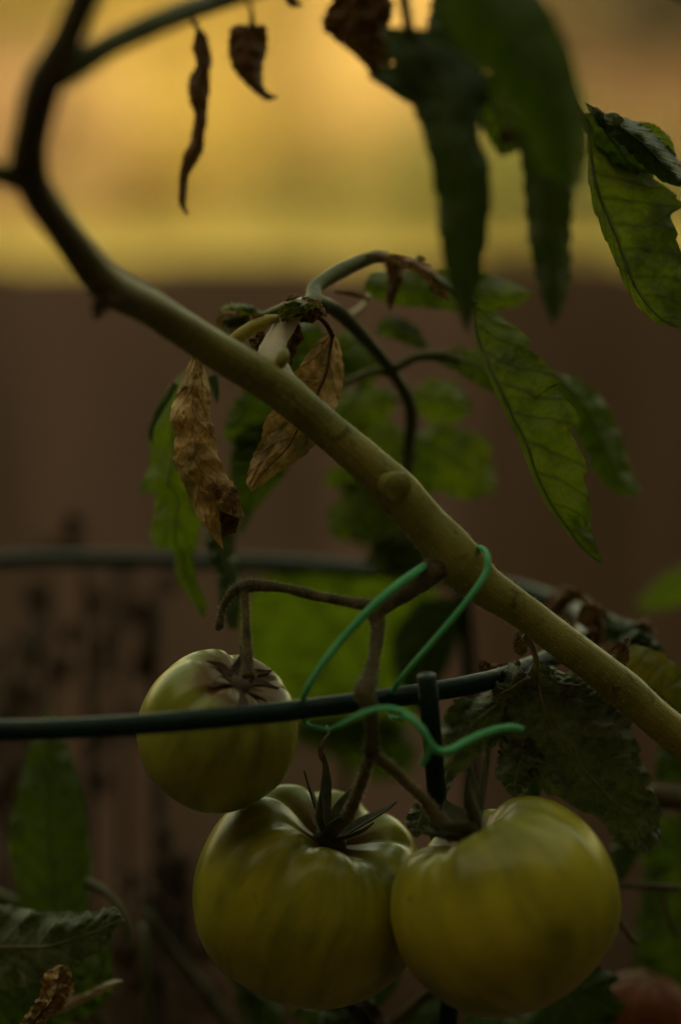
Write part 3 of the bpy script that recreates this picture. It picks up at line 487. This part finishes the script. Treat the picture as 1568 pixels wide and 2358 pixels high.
leaf_part([(1395, 285), (1392, 265), (1412, 258)], [(1418, 292), (1435, 275), (1415, 258)], .79, M['leaf_gray'], up, 'leaf_curl', seed=73, nu=20, nw=9, rib=False, ripple=.004)
leaf_part([(1330, 260), (1350, 310), (1400, 380), (1470, 430)], [(1420, 262), (1440, 300), (1480, 350), (1500, 420)], [.806, .81, .812], M['leaf'], up, ripple=.005, seed=74, nu=40)
# shrivelled leaves hanging from the side shoot at upper left
leaf_part([(452, 62), (445, 110), (452, 150), (432, 190), (438, 230), (448, 270), (440, 320), (420, 370), (412, 420), (412, 465), (424, 490)], [(458, 60), (480, 90), (486, 140), (482, 190), (478, 250), (472, 310), (462, 360), (438, 400), (430, 440), (428, 470), (436, 494)], [.735, .73, .735, .74], M['dry_dark'], main, fold=.006, ripple=.004, rf=26, seed=75, nu=80, nw=15, serr=6, teeth=7, label='long thin shrivelled leaf hanging at the top left', pet=[(430, 20, .69, 5), (440, 40, .71, 6), (455, 66, .733, 6)])
leaf_part([(545, 55), (530, 70), (528, 120), (540, 160), (565, 190), (590, 215), (615, 232), (640, 226)], [(585, 60), (610, 60), (615, 110), (606, 150), (606, 180), (608, 200), (622, 216), (642, 222)], [.735, .73, .73, .735], M['dry_dark'], main, fold=.006, ripple=.006, rf=26, seed=76, nu=60, nw=17, serr=4, label='short shrivelled leaf with hooked tip hanging at the top', pet=[(560, -15, .70, 5), (578, 20, .72, 5), (582, 60, .735, 7)])
leaf_part([(645, -30), (655, 0), (670, 18)], [(672, -30), (685, 0), (700, 14)], .73, M['dry_dark'], main, 'dry_leaf_scrap', seed=77, nu=16, nw=9, rib=False)

# ============ tomatoes
def tomato(label, cx, cy, d, R, H, axis, seed, m, ribs, ribamp, dimple, group='green tomatoes hanging from one plant', spin=0, flat=0):
    ax = (RT*axis[0]+UP*axis[1]-FW*axis[2]).normalized()
    q = ax.to_track_quat('Z', 'Y'); c = at(cx, cy, d); r_ = random.Random(seed)
    seams = [(k+.35*r_.uniform(-1, 1))*2*math.pi/ribs for k in range(ribs)]; amp = [r_.uniform(.5, 1.1) for _ in seams]
    b = MB(); nt_, npn = 90, 128; rows = []; uvs = []
    for i in range(nt_+1):
        th = max(1e-4, math.pi*i/nt_); row = []; uv = []
        for j in range(npn+1):
            ph = 2*math.pi*j/npn; g = 0
            for s, a in zip(seams, amp):
                dl = abs((ph-s+math.pi) % (2*math.pi)-math.pi); g += a*math.exp(-(dl/.17)**2)
            wt = math.sin(th)**.6*(math.exp(-(th/1.0)**2)*1.25+.10)
            n_ = noise.noise(Vector((math.sin(th)*math.cos(ph), math.sin(th)*math.sin(ph), math.cos(th)))*1.4+Vector((seed*9, 0, 0)))
            rr = 1-ribamp*g*wt+.035*n_
            st = math.sin(th); x = R*rr*(st**.88)*math.cos(ph); y = R*rr*(st**.88)*math.sin(ph)
            z = H*rr*math.cos(th)-dimple*R*math.exp(-(th/.38)**2)-ribamp*.9*R*g*math.exp(-((th-.5)/.4)**2)*.6
            z += flat*x*.3
            if th > math.pi*.85: z += .06*R*((th-math.pi*.85)/(math.pi*.15))**2
            row.append((x, y, z)); uv.append((i/nt_, j/npn))
        rows.append(row); uvs.append(uv)
    b.grid(rows, 0, False, uvs)
    o = b.build('green_tomato', m); tag(o, label, 'tomato', group)
    o.location = c; o.rotation_mode = 'QUATERNION'
    from mathutils import Quaternion
    o.rotation_quaternion = q @ Quaternion((0, 0, 1), spin)
    return o
def sepals(tom, base_z, specs, m, hub=.0045, seed=0):
    b = MB(); b.tube([(0, 0, base_z-.002), (0, 0, base_z+.001), (0, 0, base_z+.003)], [hub*.9, hub, hub*.5], 12, .1)
    cal = b.build('calyx', m); cal.parent = tom
    for k, (ang, ln, w_, rise, cur) in enumerate(specs):
        b = MB(); rows = []; n = 18; a = math.radians(ang); dr = Vector((math.cos(a), math.sin(a), 0)); sd_ = Vector((-math.sin(a), math.cos(a), 0))
        for i in range(n+1):
            u = i/n; p = Vector((0, 0, base_z+.0008))+dr*(.002+ln*u*(1-abs(cur)*.15*u))+Vector((0, 0, rise*ln*(u+cur*u*u)))+sd_*.0012*math.sin(u*5+k+seed)
            hw = w_*(math.sin(math.pi*min(1, .22+u*.78))**.8)*(1-u*.35)+.0001
            rows.append([p-sd_*hw+Vector((0, 0, hw*.5)), p-sd_*hw*.45, p, p+sd_*hw*.45, p+sd_*hw+Vector((0, 0, hw*.5))])
        b.grid(rows); o = b.build('sepal', m); o.parent = cal
        o.modifiers.new('thickness', 'SOLIDIFY').thickness = .0005
TM1 = tomato_mat('tomato_skin_pale', (.33, .34, .035), (.17, .20, .02), (.17, .10, .025), .16)
TM2 = tomato_mat('tomato_skin_olive', (.40, .375, .020), (.15, .17, .011), (.20, .13, .04), .07)
TM3 = tomato_mat('tomato_skin_yellow_olive', (.41, .37, .020), (.16, .175, .011), (.30, .19, .06), .07)
m_cal = simple('calyx_green_brown', [(.3, (.022, .03, .007)), (.7, (.07, .078, .018))], 250, .7, .5, .0005, sheen=.3)
m_cald = simple('calyx_dry_brown', [(.3, (.035, .018, .009)), (.7, (.10, .06, .03))], 250, .8, .6, .0005)
t1 = tomato('smallest green tomato, upper left, behind the cage ring with a brown corky top', 503, 1682, .790, .0262, .0262, (.34, .74, .52), 3, TM1, 6, .07, .2)
sepals(t1, .0195, [(10, .012, 0.0023, .25, -.2), (60, .013, 0.0022, .3, 0), (120, .011, 0.0022, .2, .2), (175, .012, 0.0024, .15, .1), (235, .013, 0.0022, .1, .1), (290, .012, 0.0022, .1, 0), (335, .011, 0.0020, .2, 0)], m_cald)
t2 = tomato('ribbed green tomato in the middle under the spiky calyx, left of the largest', 716, 2058, .808, .0398, .0355, (.30, .88, .36), 5, TM2, 8, .085, .36)
sepals(t2, .0215, [(20, .0165, .0030, .75, .5), (70, .017, .0030, 1.1, .2), (120, .0145, .0026, 1.1, .3), (170, .015, .0028, .9, .6), (215, .0165, .0032, 1.3, .1), (262, .0135, .0030, .7, .6), (312, .016, .0030, .8, .5)], m_cal, .0055)
t3 = tomato('largest green tomato at the lower right with yellow olive skin', 1163, 2082, .768, .0365, .0335, (-.44, .86, .02), 8, TM3, 7, .06, .30)
sepals(t3, .022, [(0, .015, .0050, .7, .1), (50, .016, .0030, 1.1, .2), (100, .015, .0028, 1.2, .3), (150, .014, .0030, 1.1, .3), (205, .014, .0050, .8, .2), (260, .013, .0030, .6, .3), (310, .014, .0036, .7, .2)], m_cal, .006)
# ripening fruit low in the corner
TM4 = tomato_mat('tomato_skin_reddish', (.17, .05, .02), (.11, .035, .014), (.12, .06, .03), .05)
t4 = tomato('blurred reddish ripening tomato in the lower right corner', 1478, 2345, .90, .0185, .0175, (.1, .95, .2), 4, TM4, 6, .05, .1, group=None); t4.name = 'ripening_tomato'; pr = TM4.node_tree.nodes['Principled BSDF']; pr.inputs['Roughness'].default_value = .55; pr.inputs['Specular IOR Level'].default_value = .15

# ============ wire cage
cage = thing('tomato_cage', 'dark green coated wire tomato cage around the stem', 'plant cage', (-.04, .86, 0))
def ringpts(x_list): return x_list
zr = .806
R1 = [(-.175, .80), (-.15, .722), (-.105, .716), (-.078, .719), (-.052, .726), (-.012, .741), (.023, .760), (.046, .776), (.061, .794), (.078, .822), (.089, .86), (.086, .893), (.069, .925), (.04, .948), (.018, .961), (-.033, .979), (-.087, .986), (-.141, .983), (-.175, .95), (-.188, .87)]
def closed(P, n, z):
    Q = catmull([(*p, z) for p in P[-3:]+P+P[:3]], n*2)
    i0 = min(range(n), key=lambda i: math.dist(Q[i][:2], P[0])); i1 = min(range(n, 2*n), key=lambda i: math.dist(Q[i][:2], P[0]))
    return [Vector(q) for q in Q[i0:i1+1]]
rp = closed(R1, 160, zr); b = MB(); b.tube(rp, [.0033]*len(rp), 14, .03, 1, caps=False); b.build('ring', M['wire'], cage)
rp = [Vector((p.x*.82-.01, (p.y-.86)*.82+.86, .42)) for p in rp]; b = MB(); b.tube(rp, [.0030]*len(rp), 10, caps=False); b.build('ring', M['wire'], cage)
def leg(pts, r):
    Q = catmull(pts, 50); b = MB(); b.tube([Vector(q) for q in Q], [r]*len(Q), 12, .03); b.build('leg', M['wire'], cage)
a0 = at(982, 1556, .766); a1 = at(990, 1640, .770); a2 = at(1010, 1900, .792); a3 = at(1025, 2120, .812); a4 = at(1030, 2358, .835)
def leg_end(p): return (p[0]*.7-.012, .86+(p[1]-.86)*.7, -.05)
leg([tuple(a) for a in (a0, a1, a2, a3, a4)]+[(.012, .845, .42), (.005, .85, -.05)], .0032)
a0 = at(1062, 1330, .972); a1 = at(1075, 1500, .985); a2 = at(1085, 1840, 1.01); a3 = at(1090, 2350, 1.05)
leg([tuple(a) for a in (a0, a1, a2, a3)]+[(.045, .92, .42), (.03, .90, -.05)], .0031)
leg([(-.186, .90, .82), (-.15, .89, .42), (-.10, .88, -.05)], .0031)
# green tie
tie = thing('plant_tie', 'bright green plastic tie looped round the stem and the cage ring', 'plant tie', at(905, 1560, .76))
def tie_part(name, pts): stem_part(name, [(x, y, d, r*.85) for x, y, d, r in pts], M['twine'], tie, 70, 10, .05, 2)
tie_part('strand', [(1085, 1300, .80, 7), (1092, 1268, .79, 8), (1108, 1262, .778, 8), (1122, 1280, .772, 9), (1120, 1315, .770, 10), (1100, 1350, .768, 10), (1050, 1415, .766, 9), (985, 1490, .765, 8), (935, 1548, .767, 8), (908, 1585, .772, 8), (903, 1615, .782, 8), (900, 1650, .783, 8), (925, 1655, .772, 8)])
tie_part('strand', [(1040, 1270, .82, 8), (1000, 1290, .80, 10), (965, 1312, .772, 12), (910, 1352, .764, 12), (850, 1405, .760, 12), (790, 1470, .758, 11), (735, 1540, .757, 10), (705, 1590, .758, 9), (698, 1625, .764, 8), (705, 1668, .770, 7), (760, 1680, .762, 7)])
tie_part('strand', [(760, 1680, .762, 6), (800, 1662, .750, 8), (840, 1642, .746, 9), (890, 1632, .745, 9), (935, 1645, .745, 10), (968, 1675, .747, 11), (985, 1705, .749, 11), (1005, 1728, .751, 11), (1035, 1728, .752, 11), (1080, 1705, .755, 12), (1130, 1685, .757, 12), (1175, 1676, .758, 12), (1204, 1680, .759, 8)])
tie_part('strand', [(905, 1636, .748, 6), (940, 1652, .7435, 8), (970, 1682, .744, 9), (986, 1712, .746, 10), (982, 1740, .748, 10), (970, 1762, .750, 8)])

# ============ plants behind and in the lower corners
low = thing('leafy_plant', 'leafy plant in the lower left corner with a tall blurred blade and crinkled leaves', 'plant', (-.16, .95, 0))
stem_part('main_stem', [(330, 2130, .90, 10), (350, 2500, .91, 14), (380, 3200, .95, 20), (300, 5900, 1.08, 26)], M['rib_dark'], low, 40)
leaf_part([(110, 2150), (60, 2120), (35, 2020), (22, 1930), (40, 1830), (65, 1740), (100, 1650), (112, 1630)], [(125, 2150), (190, 2110), (212, 2030), (208, 1940), (190, 1830), (165, 1740), (130, 1660), (116, 1630)], [.885, .89, .895], M['leaf'], low, fold=.01, ripple=.004, seed=80, serr=3, label='tall upright leaf blurred at the left', pet=[(330, 2500, .90, 8), (200, 2300, .89, 9), (118, 2145, .885, 9)])
leaf_part([(-60, 2290), (0, 2280), (60, 2268), (130, 2252), (190, 2212), (245, 2175), (285, 2125)], [(-60, 2075), (20, 2085), (90, 2100), (160, 2100), (220, 2098), (265, 2090), (288, 2118)], [.835, .82, .818], M['leaf_gray'], low, seed=81, nu=90, nw=25, serr=6, label='crinkled grey green leaf lying across the lower left', ripple=.0055, rf=44, bulge=.003, nv=8, fold=.004)
leaf_part([(90, 2345), (150, 2330), (210, 2300), (260, 2275), (284, 2262)], [(85, 2325), (150, 2300), (205, 2282), (255, 2258), (282, 2256)], [.825, .83], M['stem_pale'], low, 'leaf_underside', fold=.003, ripple=.002, seed=82, nu=40, nw=9, rib=False)
leaf_part([(-20, 2400), (40, 2390), (120, 2370), (220, 2330), (260, 2290)], [(-20, 2230), (60, 2225), (140, 2215), (200, 2200), (258, 2180)], [.85, .855], M['leaf'], low, ripple=.008, seed=83, nu=50, label='dark green leaf under the crinkled leaf')
leaf_part([(30, 2400), (60, 2340), (95, 2290), (100, 2250), (135, 2222)], [(85, 2400), (110, 2350), (150, 2315), (170, 2270), (160, 2222)], [.805, .80, .805], M['dry'], low, fold=.006, ripple=.012, rf=20, seed=84, nu=50, nw=19, label='crumpled dry brown leaf at the bottom edge', pet=[(20, 2500, .82, 9), (40, 2440, .812, 10), (60, 2390, .806, 10)])
stem_part('side_shoot', [(340, 2100, .93, 8), (400, 2190, .94, 10), (470, 2280, .95, 11), (560, 2420, .97, 12), (620, 2700, 1.0, 12)], M['rib_dark'], low, 30)
stem_part('side_shoot', [(200, 2030, .87, 12), (250, 2060, .865, 9), (288, 2110, .86, 7), (300, 2190, .86, 8)], M['rib_dark'], low, 24)
stem_part('side_shoot', [(-60, 2050, .90, 22), (0, 2070, .90, 20), (60, 2090, .90, 10)], M['petiole'], low, 14)
back = thing('leafy_plant', 'green plant behind the cage with one large bright blurred leaf', 'plant', (.0, 1.15, 0))
stem_part('main_stem', [(780, 1500, 1.01, 8), (800, 1900, 1.02, 12), (830, 2400, 1.05, 14), (850, 5400, 1.2, 18)], M['petiole'], back, 40)
leaf_part([(600, 1325), (570, 1400), (570, 1500), (620, 1590), (700, 1660), (800, 1700), (880, 1705)], [(700, 1305), (820, 1310), (930, 1330), (1010, 1370), (1030, 1460), (1000, 1580), (930, 1680)], [.99, 1.0, 1.0], M['leaf_bright'], back, ripple=.008, seed=90, nu=70, serr=6, label='large bright green leaf seen through the tie')
leaf_part([(690, 1650), (680, 1700), (760, 1740), (840, 1790), (880, 1800)], [(900, 1640), (930, 1680), (960, 1730), (940, 1780), (890, 1802)], [.99, 1.0], M['leaf'], back, ripple=.008, seed=91, nu=50)
leaf_part([(880, 1200), (870, 1250), (900, 1310), (960, 1350)], [(1000, 1180), (1060, 1230), (1070, 1290), (980, 1352)], [.95, .955], M['leaf'], back, ripple=.008, seed=92, nu=40)
leaf_part([(1460, 1400), (1500, 1350), (1560, 1310), (1640, 1280)], [(1470, 1405), (1530, 1400), (1590, 1380), (1650, 1340)], [1.0, 1.0], M['leaf_bright'], back, ripple=.005, seed=93, nu=40, label='blurred green leaf at the right edge')
leaf_part([(960, 1380), (900, 1480), (920, 1580), (960, 1640)], [(1060, 1370), (1050, 1480), (1020, 1560), (980, 1640)], [.96, .97], M['leaf_dark'], back, ripple=.008, seed=94, nu=40)
rt = thing('leafy_plant', 'dark leafy plant in the lower right corner behind the largest tomato', 'plant', (.16, 1.05, 0))
stem_part('main_stem', [(1590, 1500, .94, 10), (1570, 2000, .95, 14), (1540, 2600, .98, 18), (1500, 5800, 1.12, 24)], M['stem_dark'], rt, 40)
leaf_part([(1500, 1880), (1480, 1950), (1478, 2050), (1462, 2150), (1470, 2260), (1520, 2400)], [(1620, 1880), (1660, 1960), (1660, 2100), (1660, 2200), (1640, 2300), (1600, 2400)], [.92, .93], M['leaf'], rt, ripple=.008, seed=95, nu=60, label='dark green blurred leaf filling the right edge')
leaf_part([(1420, 1900), (1408, 1960), (1412, 2020), (1405, 2060)], [(1470, 1950), (1462, 1985), (1430, 2030), (1408, 2062)], .87, M['leaf_dark'], rt, ripple=.005, seed=96, nu=30)
leaf_part([(1340, 2250), (1360, 2225), (1395, 2235), (1425, 2252)], [(1345, 2300), (1375, 2300), (1400, 2275), (1428, 2256)], .845, M['leaf_dark'], rt, ripple=.004, seed=97, nu=30, label='small dark pointed leaf beside the reddish tomato')
leaf_part([(1200, 2330), (1260, 2290), (1330, 2240), (1380, 2250)], [(1220, 2450), (1300, 2440), (1380, 2420), (1440, 2380)], .89, M['leaf_dark'], rt, ripple=.006, seed=98, nu=40)
leaf_part([(1505, 1760), (1520, 1720), (1560, 1700), (1640, 1690)], [(1510, 1800), (1550, 1800), (1600, 1795), (1650, 1790)], .88, M['leaf'], rt, ripple=.006, seed=99, nu=40)
stem_part('side_shoot', [(1400, 1850, .88, 20), (1480, 1832, .87, 25), (1560, 1838, .87, 28), (1680, 1850, .87, 30)], M['stem_dark'], rt, 24)
stem_part('twig', [(1380, 2036, .86, 8), (1460, 2040, .86, 7), (1560, 2045, .86, 8), (1640, 2050, .86, 8)], M['stem_dark'], rt, 24)
stem_part('twig', [(1395, 2095, .85, 7), (1430, 2130, .85, 7), (1460, 2172, .85, 7)], M['stem_dark'], rt, 16)
stem_part('twig', [(1520, 2045, .88, 6), (1535, 2100, .88, 6), (1560, 2160, .88, 6)], M['stem_dark'], rt, 16)
# leaves and stalks under the fruit
un = thing('leafy_plant', 'dark foliage under the middle and largest tomatoes at the bottom edge', 'plant', (.03, .98, 0))
stem_part('main_stem', [(820, 2240, .87, 16), (800, 2330, .87, 18), (780, 2600, .89, 20), (800, 5600, 1.08, 26)], M['stem_dark'], un, 40)
stem_part('side_shoot', [(1040, 2250, .86, 12), (960, 2310, .87, 13), (880, 2390, .88, 13), (800, 2520, .89, 12)], M['stem_dark'], un, 24)
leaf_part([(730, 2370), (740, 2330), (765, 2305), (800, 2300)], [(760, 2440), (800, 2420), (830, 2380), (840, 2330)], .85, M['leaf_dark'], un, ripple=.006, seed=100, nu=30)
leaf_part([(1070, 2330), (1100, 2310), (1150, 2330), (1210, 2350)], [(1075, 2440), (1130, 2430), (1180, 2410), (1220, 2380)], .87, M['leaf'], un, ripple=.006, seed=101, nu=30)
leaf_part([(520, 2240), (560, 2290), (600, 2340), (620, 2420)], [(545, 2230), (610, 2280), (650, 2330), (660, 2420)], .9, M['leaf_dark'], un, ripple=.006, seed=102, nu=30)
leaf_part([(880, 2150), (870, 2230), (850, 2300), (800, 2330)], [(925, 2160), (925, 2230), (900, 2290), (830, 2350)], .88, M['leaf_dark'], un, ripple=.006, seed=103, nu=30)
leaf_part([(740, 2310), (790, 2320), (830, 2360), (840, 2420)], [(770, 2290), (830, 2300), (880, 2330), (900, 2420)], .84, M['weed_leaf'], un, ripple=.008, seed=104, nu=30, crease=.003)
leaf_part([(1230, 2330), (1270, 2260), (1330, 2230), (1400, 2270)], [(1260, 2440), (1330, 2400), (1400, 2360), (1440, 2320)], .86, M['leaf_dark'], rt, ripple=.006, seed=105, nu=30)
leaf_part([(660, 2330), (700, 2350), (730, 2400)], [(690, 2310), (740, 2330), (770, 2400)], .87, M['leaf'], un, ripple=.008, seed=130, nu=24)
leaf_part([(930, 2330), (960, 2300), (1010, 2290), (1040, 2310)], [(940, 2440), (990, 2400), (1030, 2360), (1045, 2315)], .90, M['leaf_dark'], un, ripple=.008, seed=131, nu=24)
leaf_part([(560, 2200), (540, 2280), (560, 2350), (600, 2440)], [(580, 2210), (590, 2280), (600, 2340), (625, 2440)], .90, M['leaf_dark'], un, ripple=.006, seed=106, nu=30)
leaf_part([(955, 1850), (935, 1890), (950, 1925)], [(985, 1855), (1000, 1885), (960, 1930)], .80, M['leaf_gray'], main, seed=107, nu=26, nw=13, ripple=.005, rf=18, label='small crinkled leaf between the two calyxes')
leaf_part([(1190, 1750), (1200, 1820), (1225, 1870)], [(1235, 1760), (1245, 1820), (1230, 1875)], .835, M['leaf_dark'], main, seed=108, nu=26, nw=13, ripple=.005)
# dead stalks between the cage and the fence
def weed(label, px, d, top, seedn, n=5, w_=9):
    p = at(px, 1500, d); t = thing('dead_weed', label, 'dead plant', (p.x, p.y, 0), 'dead brown weeds standing by the fence')
    r = random.Random(seedn)
    stem_part('stem', [(px, top, d, w_*.5), (px+r.uniform(-18, 18), top+250, d, w_), (px+r.uniform(-25, 25), top+700, d+.01, w_*1.2), (px+10, 5570*1.0/d*.82+1000, d+.12, w_*1.4)], M['weed'], t, 30, 8)
    for k in range(n):
        y0 = top+20+k*62+r.uniform(-20, 20); sx = r.choice((-1, 1)); x0 = px+sx*4; l = r.uniform(25, 70)
        stem_part('twig', [(x0, y0, d, 5), (x0+sx*l*.5, y0-25, d+.01*sx, 4), (x0+sx*l, y0-55*r.random(), d+.02*sx, 3)], M['weed'], t, 8, 6)
        for q in range(1+k % 2):
            x1, y1 = x0+sx*l*(.4+.5*q), y0-20; h = r.uniform(45, 85); ww = r.uniform(9, 24)
            leaf_part([(x1, y1), (x1-ww, y1+h*.5), (x1-4, y1+h)], [(x1+3, y1), (x1+ww, y1+h*.5), (x1, y1+h)], d+.02*sx, M['weed_leaf'], t, 'leaf', ripple=.012, rf=18, seed=seedn*10+k+q*7, nu=14, nw=7, rib=False)
weed('tall brown dead weed nearest the left edge behind the cage', 60, 1.08, 1440, 1, 9)
weed('brown dead weed standing left of the lobed green leaf', 185, 1.10, 1195, 2, 11)
weed('thin upright dead weed with few leaves just left of the small tomato', 365, 1.09, 1330, 3, 5, 13)
weed('brown dead weed between the two weeds at the left of the small tomato', 270, 1.16, 1300, 6, 7)
weed('dark dead weed between the lower left leaves and the middle tomato', 395, 1.0, 1900, 4, 9, 12)
weed('dead weed with broad curled leaves at the far left edge above the crinkled leaf', 15, 1.12, 1500, 8, 9, 10)
weed('slim dark dead weed rising behind the cage ring left of the small tomato', 120, 1.18, 1260, 9, 10, 7)
weed('short dead weed behind the crinkled lower left leaf', 330, 1.0, 2000, 5, 8, 12)
weed('dark leafy dead weed low between the crinkled leaf and the middle tomato', 440, 1.02, 1960, 7, 8, 10)

# fine downy hairs on the stem, the stalks and the dry leaf edges near the focus
def hairs(parent, srcs, n, ln, m, seed):
    r = random.Random(seed); b = MB()
    for src in srcs:
        me = src.data; P = me.polygons; mi = src.matrix_parent_inverse; off = Vector(src.location)
        lim = [p for p in P if -.2 < p.center.x < .2 and p.center.z > .6]
        ar = [p.area for p in lim]; pick = r.choices(lim, ar, k=n)
        for p in pick:
            vs = [me.vertices[v].co for v in p.vertices]; wt = [r.random() for _ in vs]; s_ = sum(wt); c = sum((v*k for v, k in zip(vs, wt)), Vector())/s_+off
            nn = (p.normal*r.choice((1, 1, 1, -1 if me.name.startswith('leaf') else 1))+Vector((r.gauss(0, .35), r.gauss(0, .35), r.gauss(0, .35)))).normalized()
            t_ = nn.orthogonal().normalized()*.00005; l = ln*r.uniform(.4, 1.2); e = c+nn*l; q = nn.cross(t_)
            i = len(b.v); b.v += [tuple(c-t_), tuple(c+t_), tuple(c+q), tuple(e)]; b.uv += [(0, 0)]*4
            b.f += [(i, i+1, i+3), (i+1, i+2, i+3), (i+2, i, i+3)]; b.m += [0]*3
    o = b.build('downy_hairs', m, parent, smooth=False); o['kind'] = 'stuff'
m_hair = simple('pale_hair', [(.3, (.45, .42, .25)), (.7, (.6, .55, .35))], 50, .6, 0)
ch = [o for o in C.objects if o.parent == main]
hairs(main, [o for o in ch if o.name == 'main_stem'], 9000, .0014, m_hair, 1)
hairs(main, [o for o in ch if o.name.startswith(('fruit_truss', 'fruit_stalk'))], 900, .0014, m_hair, 2)
hairs(main, [o for o in ch if o.name.startswith('leaf_stalk') or (o.name.startswith(('leaf', 'dry')) and o.data.materials[0].name.startswith('dry'))], 350, .0009, m_hair, 3)
